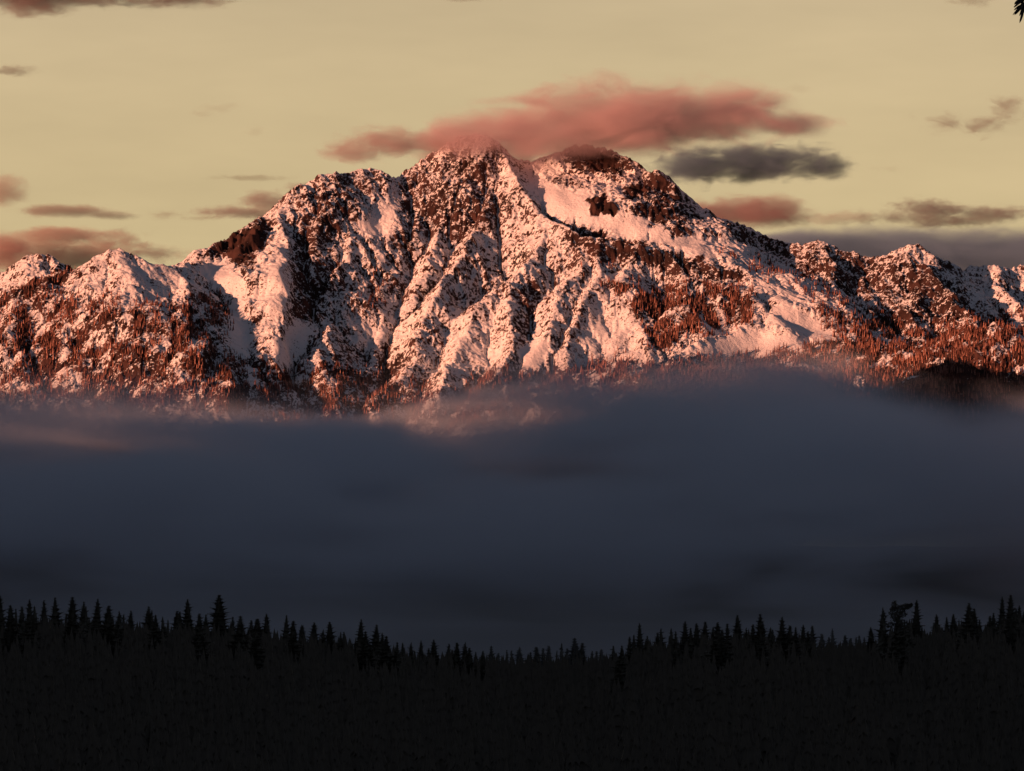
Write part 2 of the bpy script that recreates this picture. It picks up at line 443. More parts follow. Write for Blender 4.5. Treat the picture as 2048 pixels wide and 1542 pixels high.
# normals -> steepness
dzx = np.gradient(Z, axis=1) / DX; dzy = np.gradient(Z, axis=0) / DY
steep = np.sqrt(dzx ** 2 + dzy ** 2)
conv = blur(Z, 2) - Z                     # hollows positive
PX, PY = pixel_of(GX, GY, Z)
speck = NS[9](GX / 13, GY / 13) * 0.45 + NS[10](GX / 7.5, GY / 7.5) * 0.7
broad = NS[11](GX / 120, GY / 120)
snow = 0.73 - 0.40 * np.clip(steep - 0.80, -0.6, 0.75) + 0.05 * np.clip(conv, -3, 3) + 0.34 * speck + 0.12 * broad + 0.15 * NS[2](GX / 38 + 9, GY / 38)
snow = snow - 0.55 * rocky * (0.55 + 0.6 * np.clip(speck + 0.5, 0, 1))
snow = snow - 0.15 * np.clip(dens0, 0, 4)
snow = snow * (1 - smooth) + np.maximum(snow + 0.12, 0.72 + 0.22 * speck) * smooth

V = np.stack([GX, GY, Z], -1).reshape(-1, 3)
idx = np.arange(nx * ny, dtype=np.int32).reshape(ny, nx)
Q = np.stack([idx[:-1, :-1], idx[:-1, 1:], idx[1:, 1:], idx[1:, :-1]], -1).reshape(-1, 4)
me = mesh_from_arrays('mountain', V, Q)
add_attr(me, 'snow', snow)

t = NT('snow_and_rock')
P = t.pos()
fine = t.noise(P, 0.085, 3, 0.65)
fine2 = t.noise(P, 0.22, 2, 0.6)
s = t.math('ADD', t.attr('snow'), t.math('MULTIPLY', t.math('SUBTRACT', fine, 0.5), 0.9))
s = t.math('ADD', s, t.math('MULTIPLY', t.math('SUBTRACT', fine2, 0.5), 0.85))
sp = t.n('ShaderNodeSeparateXYZ'); t.l(P, sp.inputs[0])
s = t.math('SUBTRACT', s, t.maprange(sp.outputs[2], 950.0, 780.0, 0.0, 0.8))
sm = t.maprange(s, 0.44, 0.60)
rockn = t.noise(P, 0.012, 4, 0.6)
rock = t.mix(t.maprange(rockn, 0.35, 0.65), (0.026, 0.0145, 0.0128), (0.060, 0.030, 0.0255))
snowc = t.mix(t.maprange(t.noise(P, 0.006, 3), 0.35, 0.7), (0.80, 0.79, 0.79), (0.74, 0.735, 0.75))
colr = t.mix(sm, rock, snowc)
bmp = t.math('ADD', t.noise(P, 0.10, 4, 0.65), t.math('MULTIPLY', sm, 0.12))
t.diffuse(colr, 0.85, bmp, 0.8, 5.0)
MTN = link_mesh('mountain', me, t.m)
tag(MTN, kind='structure')

def ground_z(x, y):
    i = np.clip((np.asarray(y) - Y0) / DY, 0, ny - 1.001); j = np.clip((np.asarray(x) - X0) / DX, 0, nx - 1.001)
    i0 = i.astype(int); j0 = j.astype(int); fi = i - i0; fj = j - j0
    return (Z[i0, j0] * (1 - fi) * (1 - fj) + Z[i0 + 1, j0] * fi * (1 - fj) + Z[i0, j0 + 1] * (1 - fi) * fj + Z[i0 + 1, j0 + 1] * fi * fj)

# ------------------------------------------------------------------ woods on the mountain slopes
rs = np.random.RandomState(5)
dens = dens0
ndz = np.gradient(Z, axis=0) / DY
front = (ndz > -0.5)
lam_cell = 4.2 * dens * DX * DY / 1000.0 * front * (PY < 880) * (GX > -2500) * (GX < 2500)
n_cell = rs.poisson(lam_cell)
ii, jj = np.nonzero(n_cell)
tx = GX[ii, jj] + rs.uniform(-2, 2, len(ii)); ty = GY[ii, jj] + rs.uniform(-2.3, 2.3, len(ii))
tz = ground_z(tx, ty) - 1.0
NTREE = len(tx)
print('mountain trees', NTREE)
# one conifer: three ragged skirts of eight sides and a spike
def small_conifer(seed, sides=6):
    r = np.random.RandomState(seed); v = []; f = []
    for z0, z1, rad in ((0.04, 0.50, 1.0), (0.28, 0.76, 0.74), (0.55, 1.0, 0.46)):
        b = len(v)
        for k in range(sides):
            a = 2 * math.pi * (k + r.uniform(-.3, .3)) / sides; q = rad * r.uniform(0.7, 1.1)
            v.append((math.cos(a) * q, math.sin(a) * q, z0 + r.uniform(-.03, .05)))
        v.append((0, 0, z1))
        for k in range(sides): f.append((b + k, b + (k + 1) % sides, b + sides))
    return np.array(v), np.array(f)
protos = [small_conifer(k) for k in range(6)]
Vs, Fs, As = [], [], []
off = 0
pid = rs.randint(0, 6, NTREE)
for k in range(6):
    s_ = np.nonzero(pid == k)[0]; n = len(s_)
    if not n: continue
    v, f = protos[k]
    h = rs.uniform(14, 27, n) * rs.choice([1, 1, 1.15, 0.7], n); w = h * rs.uniform(0.12, 0.18, n)
    an = rs.uniform(0, 6.28, n); ca, sa = np.cos(an), np.sin(an)
    X = tx[s_][:, None] + w[:, None] * (v[:, 0][None] * ca[:, None] - v[:, 1][None] * sa[:, None])
    Yv = ty[s_][:, None] + w[:, None] * (v[:, 0][None] * sa[:, None] + v[:, 1][None] * ca[:, None])
    Zv = tz[s_][:, None] + h[:, None] * v[:, 2][None]
    Vs.append(np.stack([X, Yv, Zv], -1).reshape(-1, 3))
    Fs.append((f[None] + (np.arange(n) * len(v))[:, None, None]).reshape(-1, 3) + off)
    As.append(np.repeat(rs.rand(n), len(v)))
    off += n * len(v)
me = mesh_from_arrays('slope_forest', np.concatenate(Vs), np.concatenate(Fs), smooth=False)
add_attr(me, 'tone', np.concatenate(As))
t = NT('snow_dusted_conifers')
tone = t.attr('tone')
nn = t.noise(t.pos(), 0.25, 2, 0.6)
dust = t.maprange(t.math('ADD', tone, t.math('MULTIPLY', t.math('SUBTRACT', nn, 0.5), 1.2)), 0.3, 1.2)
t.diffuse(t.mix(dust, (0.095, 0.039, 0.030), (0.46, 0.235, 0.18)), 0.9)
o = link_mesh('slope_forest', me, t.m)
tag(o, 'snow dusted conifer woods covering the lower slopes of the mountain', 'forest', kind='stuff')

# ------------------------------------------------------------------ ground sheet: knoll under the camera, wooded ridge, valley, foot of the mountain
SKY_BASE = [(-600,1330),(0,1335),(200,1338),(440,1348),(600,1368),(800,1384),(1000,1402),(1150,1404),(1300,1366),(1500,1352),(1700,1366),(1790,1335),(1900,1335),(2048,1312),(2700,1300)]
sbx = np.array([p[0] for p in SKY_BASE], float); sby = np.array([p[1] for p in SKY_BASE], float)
def low_ground(x, y):
    x = np.asarray(x, float); y = np.asarray(y, float)
    r = np.sqrt(x * x + y * y)
    px = 1024 + F * x / 4100.0
    ridge = CAM_Z - (np.interp(px, sbx, sby) - 1300) / F * 4100
    fall = np.where(y < 4100, 0.034 * (4100 - y), 0.022 * (y - 4100))
    z = ridge - fall
    z = np.where(y > 9000, ridge - 0.022 * 4900 + np.minimum((y - 9000) * 0.0, 0), z)
    z = np.maximum(z, -20)
    z = z + 5 * NS[0](x / 210, y / 210)
    foot = np.clip((y - 19300) / 3400, 0, 1) ** 1.3 * 470
    z = z + np.where(y > 19300, foot, 0)
    kn = 98.3 - np.clip(r - 55, 0, None) * 0.16
    return np.maximum(z, kn)
gxs = np.unique(np.concatenate([np.linspace(-60000, -3000, 24), np.linspace(-3000, -700, 30), np.linspace(-700, 700, 71), np.linspace(700, 3000, 30), np.linspace(3000, 60000, 24)]))
gys = np.unique(np.concatenate([np.linspace(-20000, -300, 16), np.linspace(-300, 300, 41), np.linspace(300, 7000, 120), np.linspace(7000, 23000, 60), np.linspace(23000, 90000, 30)]))
AX, AY = np.meshgrid(gxs, gys)
AZ = low_ground(AX, AY)
V = np.stack([AX, AY, AZ], -1).reshape(-1, 3)
ii_ = np.arange(AX.size, dtype=np.int32).reshape(AX.shape)
Q = np.stack([ii_[:-1, :-1], ii_[:-1, 1:], ii_[1:, 1:], ii_[1:, :-1]], -1).reshape(-1, 4)
t = NT('forest_floor')
P = t.pos()
t.diffuse(t.mix(t.noise(P, 0.05, 4), (0.030, 0.032, 0.020), (0.050, 0.042, 0.028)), 0.95, t.noise(P, 0.6, 3), 0.4, 0.5)
o = link_mesh('ground', mesh_from_arrays('ground', V, Q), t.m)
tag(o, kind='structure')

# unseen ridge added left of the frame, crest shaped to shade fog and valley
rpx = [(-9500,-9000),(-6300,-2500),(-5600,3000),(-6100,9000),(-7000,14000),(-8200,19500),(-9000,24000)]
hy_ = [-9000,-2500,3000,9000,13000,15000,15600,16050,16500,16700,17000,17250,17700,18764,19500,24000]
hz_ = [1900,1900,1900,2000,2050,2250,2430,2600,2540,2180,2060,1950,1720,1690,1570,1350]
tt = np.linspace(0, 6, 361); w_ = np.linspace(-1, 1, 31)
rx_ = np.interp(tt, range(7), [p[0] for p in rpx]); ry_ = np.interp(tt, range(7), [p[1] for p in rpx]); rz_ = np.interp(ry_, hy_, hz_)
TT, WW = np.meshgrid(tt, w_)
RX = rx_[None] + 2600 * WW; RY = np.repeat(ry_[None], 31, 0) + 0 * WW
RZ = rz_[None] * (1 - np.abs(WW) ** 1.1) + 60 * NS[4](RX / 700, RY / 700) * (1 - np.abs(WW)) + 30 * NS[5](RX / 240, RY / 240) * (1 - np.abs(WW)) - 25 * np.abs(WW)
V = np.stack([RX, RY, RZ], -1).reshape(-1, 3)
ii_ = np.arange(RX.size, dtype=np.int32).reshape(RX.shape)
Q = np.stack([ii_[:-1, :-1], ii_[:-1, 1:], ii_[1:, 1:], ii_[1:, :-1]], -1).reshape(-1, 4)
t = NT('shade_ridge_cover')
t.diffuse(t.mix(t.noise(t.pos(), 0.02, 4), (0.035, 0.040, 0.024), (0.07, 0.06, 0.045)), 0.95)
o = link_mesh('added_shade_ridge', mesh_from_arrays('added_shade_ridge', V, Q), t.m)
tag(o, kind='structure')

# ------------------------------------------------------------------ conifers of the near ridge
t = NT('dark_needles')
P = t.pos()
t.diffuse(t.mix(t.noise(P, 0.5, 2), (0.086, 0.084, 0.068), (0.115, 0.110, 0.090)), 0.9)
M_NEEDLE = t.m
t = NT('needles_of_the_ridge_trees')  # lighter needle colour, offsets the self-shading of the dense crowns
P = t.pos()
t.diffuse(t.mix(t.noise(P, 0.5, 2), (0.10, 0.106, 0.086), (0.12, 0.12, 0.10)), 0.9)
M_NEEDLE_RIDGE = t.m
t = NT('dark_bark')
P = t.pos()
t.diffuse(t.mix(t.noise(P, 1.5, 3), (0.035, 0.026, 0.020), (0.06, 0.045, 0.035)), 0.95)
M_BARK = t.m

def conifer_crown(seed, R0=0.14, z_low=0.12, tiers=34, power=0.85, sparse=0.0, lop=0.0):
    """crown of a tree of height 1: drooping whorled boughs with side twigs, each tapering to its tip"""
    r = random.Random(seed); v = []; f = []
    def tri(a, b, c):
        n = len(v); v.extend((a, b, c)); f.append((n, n + 1, n + 2))
    for i in range(tiers):
        u = (i + r.uniform(-.25, .25)) / tiers
        u = max(0.0, min(0.985, u))
        z = z_low + (1 - z_low) * u
        Rt = R0 * (1 - u) ** power * (0.82 + 0.3 * math.sin(i * 2.4 + seed)) * (1 if u > .12 else .8)
        nb = max(4, int(9 - 4 * u))
        ph = r.uniform(0, 6.28)
        for k in range(nb):
            if r.random() < sparse: continue
            a = ph + 6.283 * k / nb + r.uniform(-.25, .25)
            L = Rt * r.choice((r.uniform(0.45, 0.9), r.uniform(0.8, 1.25))) * (1 + lop * math.cos(a)) + 0.006
            droop = L * (0.35 - 0.55 * u) + r.uniform(-.004, .006)
            ca, sa = math.cos(a), math.sin(a)
            def at(s, side=0.0, dz=0.0):
                zz = z - droop * s * s * 1.5 + L * 0.18 * s + dz
                return (ca * L * s - sa * side, sa * L * s + ca * side, zz)
            wd = L * 0.22 + 0.003
            # bough plate
            tri(at(0.0, 0, .004), at(0.55, wd), at(0.55, -wd))
            tri(at(0.55, wd), at(1.0), at(0.55, -wd))
            tri(at(0.05, 0, .008), at(0.95, 0), at(0.45, 0, -L * .22 - .006))
            for s in (0.3, 0.55, 0.75, 0.9):
                for sg in (-1, 1):
                    wl = wd * (1.7 - s) * r.uniform(.8, 1.25)
                    tri(at(s - .13), at(s + .10), at(s + .12, sg * wl, -L * .16 * r.random()))
    # dense inner foliage
    n2 = int(tiers * .8)
    for i in range(n2):
        u = i / n2; z = z_low + (1 - z_low) * u
        q0 = 0.55 * R0 * (1 - u) ** power
        ns_ = 7; ph = r.uniform(0, 6.28)
        for k in range(ns_):
            a = ph + 6.283 * k / ns_; b2 = a + 6.283 / ns_ * r.uniform(.9, 1.5); q = q0 * r.uniform(.75, 1.15)
            tri((q * math.cos(a), q * math.sin(a), z - .01 - r.uniform(0, .02)), (q * math.cos(b2), q * math.sin(b2), z - .012), (0, 0, min(.99, z + .05 + q * .8)))
    # leader
    for k in range(3):
        a = k * 2.1; q = 0.004
        tri((q * math.cos(a), q * math.sin(a), .95), (q * math.cos(a + 2.1), q * math.sin(a + 2.1), .95), (0, 0, 1.0))
    return np.array(v), np.array(f)

def trunk_arrays(r0=0.011, top=0.97, sides=7, rings=7, bend=0.004, seed=0):
    r = random.Random(seed); v = []; f = []
    for i in range(rings):
        u = i / (rings - 1); q = r0 * (1 - u * 0.93) * (1.35 if i == 0 else 1)
        cx, cy = bend * math.sin(u * 4 + seed), bend * math.cos(u * 3 + seed) * u
        for k in range(sides):
            a = 6.283 * k / sides
            v.append((cx + q * math.cos(a), cy + q * math.sin(a), u * top - (0.02 if i == 0 else 0)))
    for i in range(rings - 1):
        for k in range(sides):
            a, b = i * sides + k, i * sides + (k + 1) % sides
            f.append((a, b, b + sides, a + sides))
    return np.array(v), np.array(f)

CROWNS = []
for k, (R0, pw, ti, spz, lop, zl) in enumerate(((.150, .80, 34, .02, .0, .10), (.125, .75, 30, .10, .15, .12), (.180, .95, 32, .05, .1, .1),
        (.135, .70, 36, .0, .0, .10), (.165, .85, 26, .22, .2, .15), (.110, .65, 30, .05, .1, .12), (.145, 1.0, 30, .12, .25, .12))):
    v, f = conifer_crown(k + 1, R0 * 1.12, zl, int(ti * 1.7), pw, spz, lop)
    me = mesh_from_arrays('crown', v, f, smooth=False); me.materials.append(M_NEEDLE_RIDGE); CROWNS.append(me)
# snag like thin tree
v, f = conifer_crown(31, .085, .3, 22, .6, .45, .3)
me = mesh_from_arrays('crown', v, f, smooth=False); me.materials.append(M_NEEDLE_RIDGE); CROWNS.append(me)
TRUNKS = []
for k in range(3):
    v, f = trunk_arrays(seed=k)
    me = mesh_from_arrays('trunk', v, f); me.materials.append(M_BARK); TRUNKS.append(me)

# skyline trees: photo position of the tip (x, y), crown number, distance
L_ = [(8,78,0),(45,118,3),(60,130,7),(85,122,1),(120,95,0),(145,120,7),(172,97,1),(220,85,2),(262,150,7),(287,85,3),(330,103,2),(348,120,7),(385,93,0),(423,118,1),(470,140,4),(490,152,7),(518,140,3),
 (588,122,2),(607,138,1),(632,156,2),(652,163,7),(668,176,7),(703,140,1),(717,144,5),(755,95,0),(793,150,1),(815,155,2),(880,77,3),(933,165,5),(963,160,2),(1008,178,1),(1020,172,1),(1036,172,5),(1068,153,0),
 (1137,157,2),(1170,180,1),(1197,195,4),(1218,198,1),(1255,187,0),(1297,215,4),(1323,185,3),(1360,226,2),(1380,225,1),(1437,175,0),(1470,222,2),(1500,195,2),(1525,228,1),(1545,240,2),(1583,265,2),(1610,268,1),
 (1645,265,4),(1685,260,0),(1720,290,1),(1742,257,0),(1790,272,1),(1820,268,5),(1862,265,4),(1885,288,1),(1905,305,2),(1935,300,1),(1962,280,2),(1990,308,1),(2025,298,6)]
R_ = [(10,298,1),(38,284,4),(75,305,2),(110,284,1),(126,290,5),(150,279,1),(172,296,7),(190,267,7),(210,290,1),(238,272,2),(258,248,2),(275,268,1),(315,300,1),(330,302,5),(345,298,2),(365,294,1),(400,279,7),(435,278,2),(465,243,1),(487,237,5),
 (517,190,0),(545,240,2),(577,228,5),(600,210,7),(632,240,7),(645,208,7),(662,222,1),(685,183,0),(712,208,2),(745,190,1),(767,184,5),(800,206,1),(822,187,0),(845,215,1),(866,192,5),(908,158,3),(937,208,1),(967,195,5),
 (992,153,3),(1012,185,1),(1028,206,4),(1050,215,1),(1075,165,0),(1108,198,1),(1130,205,2),(1160,197,0),(1180,222,1),(1205,200,5),(1237,232,1),(1265,245,1),(1287,212,6),(1330,238,1),(1350,250,5),(1372,246,1),(1392,240,5),(1412,246,1),
 (1440,205,4),(1478,125,4),(1535,104,9),(1588,176,4),(1610,97,0),(1690,190,1),(1705,155,0),(1738,165,2),(1768,155,3),(1825,110,0),(1850,130,2),(1870,175,1),(1905,160,1),(1925,148,2),(1957,85,0),(1990,77,3),(2010,130,1),(2027,120,0),(2044,140,2)]
tips = [(a / 2, 1150 + b / 2, c) for a, b, c in L_] + [(1024 + a / 2, 1150 + b / 2, c) for a, b, c in R_]
FAR = set()
rd = random.Random(4)
trees = []
for (px, py, c) in tips:
    hazy = (1020 < px < 1215) or (1620 < px < 1735) or (1856 < px < 1872) or px > 975 and px < 1020
    Y = rd.uniform(5200, 6300) if hazy else rd.uniform(3700, 4500)
    if c == 9: Y = 3650
    trees.append((px, py, c, Y))

LAND = [(4, 'tall tree at the frame edge'), (440, 'tallest spire'), (294, 'broad bushy-topped fir'), (718.5, 'tall fir midway down the falling skyline'),
        (1153, 'broad hazy fir in the lowest dip'), (1282.5, 'first tall fir right of the dip'), (1520, 'twin-sided slim spire above the gentle hump'),
        (1791.5, 'broken-topped broad tree'), (1829, 'tall fir beside the broken-topped tree'), (2019, 'tallest fir by the frame corner')]
ORD = [''] + 'first second third fourth fifth sixth seventh eighth ninth tenth eleventh twelfth thirteenth fourteenth fifteenth sixteenth seventeenth eighteenth nineteenth twentieth'.split()
land_i = []
for lx, nm in LAND:
    land_i.append((min(range(len(trees)), key=lambda i: abs(trees[i][0] - lx)), nm))
LAND_LABEL = {
 0: 'tall dark fir cut by the left edge of the photo, first of the skyline row',
 1: 'tallest dark spire of the falling skyline, standing clear of its neighbours',
 2: 'broad bushy-topped dark fir before the gap left of the tallest spire',
 3: 'tall pointed dark fir midway down the falling skyline, below the left shoulder of the mountain',
 4: 'broad hazy fir standing in the lowest dip of the skyline',
 5: 'tall pointed fir, the first to stand high on the right of the skyline dip',
 6: 'slim tall spire with ragged boughs, highest on the gentle hump right of the dip',
 7: 'broad broken-topped tree with blunt clumped crown, standing high on the right of the skyline',
 8: 'tall open-boughed fir right beside the broken-topped broad tree',
 9: 'tallest fir of the dense clump by the right frame corner of the skyline'}
look_word = {0: 'pointed fir', 1: 'small fir', 2: 'wide fir', 3: 'full cone-shaped fir', 4: 'ragged open fir', 5: 'narrow fir', 6: 'lopsided fir', 7: 'thin spindly fir', 9: 'broad tree'}

crown9 = None
def broken_top_crown():
    r = random.Random(12); v = []; f = []
    def tri(a, b, c):
        n = len(v); v.extend((a, b, c)); f.append((n, n + 1, n + 2))
    # clumps of foliage on uneven limbs: the top is blunt, with an arm reaching right
    bv, bf = conifer_crown(77, .17, .08, 46, .6, .12, .2)
    for q in bf:
        tri(*[(bv[m][0], bv[m][1], bv[m][2] * .86) for m in q])
    clumps = [(-.028,0,.955,.026,.05),(-.036,.01,.90,.034,.05),(-.02,0,.86,.045,.05),(.022,0,.93,.03,.045),(.05,0,.945,.034,.032),(.08,0,.955,.026,.022),(.10,0,.965,.018,.014),(.04,.0,.885,.04,.035),(.0,0,.81,.06,.05),(.05,0,.79,.05,.03),(-.06,0,.78,.04,.03)]
    for (cx, cy, cz, rr, rh) in clumps:
        for k in range(110):
            th = r.uniform(0, 6.283); ph = math.acos(r.uniform(-1, 1)); q = r.uniform(.55, 1.0)
            p = Vector((cx + rr * q * math.sin(ph) * math.cos(th), cy + rr * q * math.sin(ph) * math.sin(th), cz + rh * q * math.cos(ph)))
            d1 = Vector((r.uniform(-1, 1), r.uniform(-1, 1), r.uniform(-.6, .6))).normalized() * r.uniform(.008, .018)
            d2 = Vector((r.uniform(-1, 1), r.uniform(-1, 1), r.uniform(-1, 1))).normalized() * r.uniform(.008, .016)
            tri(tuple(p - d1), tuple(p + d2), tuple(p + d1))
    me = mesh_from_arrays('crown', np.array(v), np.array(f), smooth=False); me.materials.append(M_NEEDLE_RIDGE)
    return me

for i, (px, py, c, Y) in enumerate(trees):
    x, y, ztip = world_of(px, py, Y)
    g = float(low_ground(x, y)) - 0.5
    H = max(16.0, ztip - g)
    g = ztip - H
    root = bpy.data.objects.new('fir_tree' if c != 9 else 'broken_topped_tree', None)
    COL.objects.link(root)
    root.empty_display_size = 4
    root.location = (x, y, g)
    root.rotation_euler = (rd.uniform(-.035, .035), rd.uniform(-.035, .035), rd.uniform(0, 6.28) if c != 9 else 0)
    w = H * (rd.choice((rd.uniform(1.15, 1.5), rd.uniform(1.4, 2.0))) if c != 9 else 1.15)
    root.scale = (w, w, H)
    cm = CROWNS[c] if c != 9 else broken_top_crown()
    cr = bpy.data.objects.new('crown', cm); COL.objects.link(cr); cr.parent = root
    tr = bpy.data.objects.new('trunk', TRUNKS[i % 3]); COL.objects.link(tr); tr.parent = root
    li = [q for q, (j, nm) in enumerate(land_i) if j == i]
    if li: lab = LAND_LABEL[li[0]]
    else:
        q = min(range(len(land_i)), key=lambda q: abs(land_i[q][0] - i))
        n = i - land_i[q][0]
        lab = 'dark %s%s, %s %s of the %s' % ('hazy ' if Y > 5000 else '', look_word[c], ORD[abs(n)], 'right' if n > 0 else 'left', land_i[q][1])
    tag(root, lab, 'tree', 'fir trees along the near ridge')

# the wood below them, one dark mass
v0, f0 = [], []
def wood_tree(seed):
    r = np.random.RandomState(seed); v = []; f = []
    for z0, z1, rad in ((.12, .45, 1.0), (.28, .62, .84), (.45, .78, .62), (.62, .90, .42), (.78, 1.0, .22)):
        b = len(v); n = 8
        for k in range(n):
            a = 6.283 * (k + r.uniform(-.3, .3)) / n; q = rad * (1.15 if k % 2 else .6) * r.uniform(.8, 1.1)
            v.append((math.cos(a) * q, math.sin(a) * q, z0 + (0 if k % 2 else .05) + r.uniform(-.02, .02)))
        v.append((0, 0, z1))
        for k in range(n): f.append((b + k, b + (k + 1) % n, b + n))
    return np.array(v), np.array(f)
wt_ = [wood_tree(50 + k) for k in range(5)]
rs = np.random.RandomState(9)
pts = []
for yy in np.arange(1700, 6900, 13.0):
    half = yy * 0.0787 * 1.25 + 40
    step = 12.0 if yy < 4700 else 11.0
    xx = np.arange(-half, half, step)
    pts.append(np.stack([xx + rs.uniform(-5, 5, len(xx)), yy + rs.uniform(-6, 6, len(xx))], -1))
pts = np.concatenate(pts)
gz = low_ground(pts[:, 0], pts[:, 1])
hh = rs.uniform(24, 36, len(pts))
# stay under the skyline drawn by the single trees
allx = np.array([q[0] for q in trees]); ally = np.array([q[1] for q in trees])
ox = np.argsort(allx)
sk = np.interp(np.arange(-400, 2500, 10), allx[ox], ally[ox])
sk = np.array([sk[max(0, i - 3):i + 4].max() for i in range(len(sk))])
px_, py_ = pixel_of(pts[:, 0], pts[:, 1], gz + hh)
lim = np.interp(px_, np.arange(-400, 2500, 10), sk) + rs.uniform(4, 30, len(px_))
over = np.clip(lim - py_, 0, None) / F * pts[:, 1]
hh = hh - over
ok = hh > 11
pts, gz, hh = pts[ok], gz[ok], hh[ok]
Vs, Fs = [], []; off = 0
pid = rs.randint(0, 5, len(pts))
for k in range(5):
    s_ = np.nonzero(pid == k)[0]; n = len(s_); v, f = wt_[k]
    h = hh[s_]; w = h * rs.uniform(.16, .22, n); an = rs.uniform(0, 6.28, n); ca, sa = np.cos(an), np.sin(an)
    X = pts[s_, 0][:, None] + w[:, None] * (v[:, 0][None] * ca[:, None] - v[:, 1][None] * sa[:, None])
    Yv = pts[s_, 1][:, None] + w[:, None] * (v[:, 0][None] * sa[:, None] + v[:, 1][None] * ca[:, None])
    Zv = gz[s_][:, None] + h[:, None] * v[:, 2][None]
    Vs.append(np.stack([X, Yv, Zv], -1).reshape(-1, 3)); Fs.append((f[None] + (np.arange(n) * len(v))[:, None, None]).reshape(-1, 3) + off); off += n * len(v)
print('near wood trees', len(pts))
me = mesh_from_arrays('near_forest', np.concatenate(Vs), np.concatenate(Fs), smooth=False)
o = link_mesh('near_forest', me, M_NEEDLE)
tag(o, 'dense black conifer forest filling the bottom of the photo', 'forest', kind='stuff')

# ------------------------------------------------------------------ the near tree whose bough tip hangs into the top right corner
def near_tree():
    ty_ = 40.0; tx_ = 5.6
    gz_ = float(low_ground(tx_, ty_))
    root = bpy.data.objects.new('spruce_tree', None); COL.objects.link(root); root.location = (tx_, ty_, gz_)
    tag(root, 'near spruce, only one dark bough tip hanging into the top corner of the sky', 'tree')
    v, f = trunk_arrays(r0=0.30, top=15, sides=14, rings=14, bend=0.05, seed=2)
    link_mesh('trunk', mesh_from_arrays('trunk', v, f), M_BARK, root)
    r = random.Random(8)
    vb, fb, vn, fn = [], [], [], []
    def tube(P, r0, r1, V_, F_, sides=5):
        P = [Vector(p) for p in P]
        b0 = len(V_)
        for i, p in enumerate(P):
            d = (P[min(i + 1, len(P) - 1)] - P[max(i - 1, 0)]).normalized()
            a = d.cross(Vector((.31, .2, .93))).normalized(); bb = d.cross(a)
            q = r0 + (r1 - r0) * i / (len(P) - 1)
            for k in range(sides):
                an = 6.283 * k / sides
                V_.append(tuple(p + a * q * math.cos(an) + bb * q * math.sin(an)))
        for i in range(len(P) - 1):
            for k in range(sides):
                a_, b_ = b0 + i * sides + k, b0 + i * sides + (k + 1) % sides
                F_.append((a_, b_, b_ + sides, a_ + sides))
    def shoot(p, d, L, w):
        """needled shoot: a tapering bottle brush"""
        d = d.normalized(); up_ = Vector((0, 0, -1))
        P = [p + d * L * s + up_ * L * 0.16 * s * s for s in (0, .3, .6, .85, 1.0)]
        b0 = len(vn); sides = 6
        rr = (w * .55, w, w * .95, w * .7, w * .12)
        for i, q in enumerate(P):
            dd = (P[min(i + 1, 4)] - P[max(i - 1, 0)]).normalized()
            a = dd.cross(Vector((.21, .4, .89))).normalized(); bb = dd.cross(a)
            for k in range(sides):
                an = 6.283 * k / sides + i * .5; qq = rr[i] * (1 if k % 2 else .7)
                vn.append(tuple(q + a * qq * math.cos(an) + bb * qq * math.sin(an)))
        for i in range(4):
            for k in range(sides):
                a_, b_ = b0 + i * sides + k, b0 + i * sides + (k + 1) % sides
                fn.append((a_, b_, b_ + sides, a_ + sides))
    # boughs: the drooping one first, its tip aimed at the corner
    tipw = Vector(world_of(2049, 14, ty_)) - Vector((tx_, ty_, gz_))
    boughs = [(Vector((0, 0, 6.9)), tipw)]
    for k in range(30):
        z = 7.2 + k * 0.25; a = k * 2.4 + 1.0
        L = 2.6 * (1 - (z - 7) / 9) + .3
        boughs.append((Vector((0, 0, z)), Vector((math.cos(a) * L, math.sin(a) * L, z - 0.05 * L))))
    for bi, (A, B) in enumerate(boughs):
        mid = (A + B) / 2 + Vector((0, 0, .18)) if bi else B + Vector((0.05, 0, 0.75))
        P = []
        for s in [k / 11 for k in range(12)]:
            P.append((1 - s) ** 2 * A + 2 * s * (1 - s) * mid + s * s * B)
        tube(P, 0.045 if bi == 0 else .04, 0.006, vb, fb)
        n = 110 if bi == 0 else 26
        D = (B - A); D.z = 0; D.normalize(); side = Vector((-D.y, D.x, 0))
        for q in range(n):
            s = 0.18 + 0.82 * (q + r.random() * .5) / n
            p = (1 - s) ** 2 * A + 2 * s * (1 - s) * mid + s * s * B
            T = (2 * (1 - s) * (mid - A) + 2 * s * (B - mid)).normalized()
            for _ in range(5 if bi == 0 else 2):
                an = r.uniform(0, 6.283)
                d = T * r.uniform(.2, .6) + side * math.cos(an) * .9 + D * math.sin(an) * (.9 if bi == 0 else 0) + Vector((0, 0, 1)) * math.sin(an) * (0 if bi == 0 else .75) + Vector((0, 0, -.15))
                shoot(p, d, r.uniform(.065, .10), r.uniform(.0065, .009))
        shoot(P[-1], (P[-1] - P[-3]), .09, .01)
    link_mesh('bough', mesh_from_arrays('bough', np.array(vb), np.array(fb)), M_BARK, root)
    link_mesh('needles', mesh_from_arrays('needles', np.array(vn), np.array(fn)), M_NEEDLE, root)
near_tree()

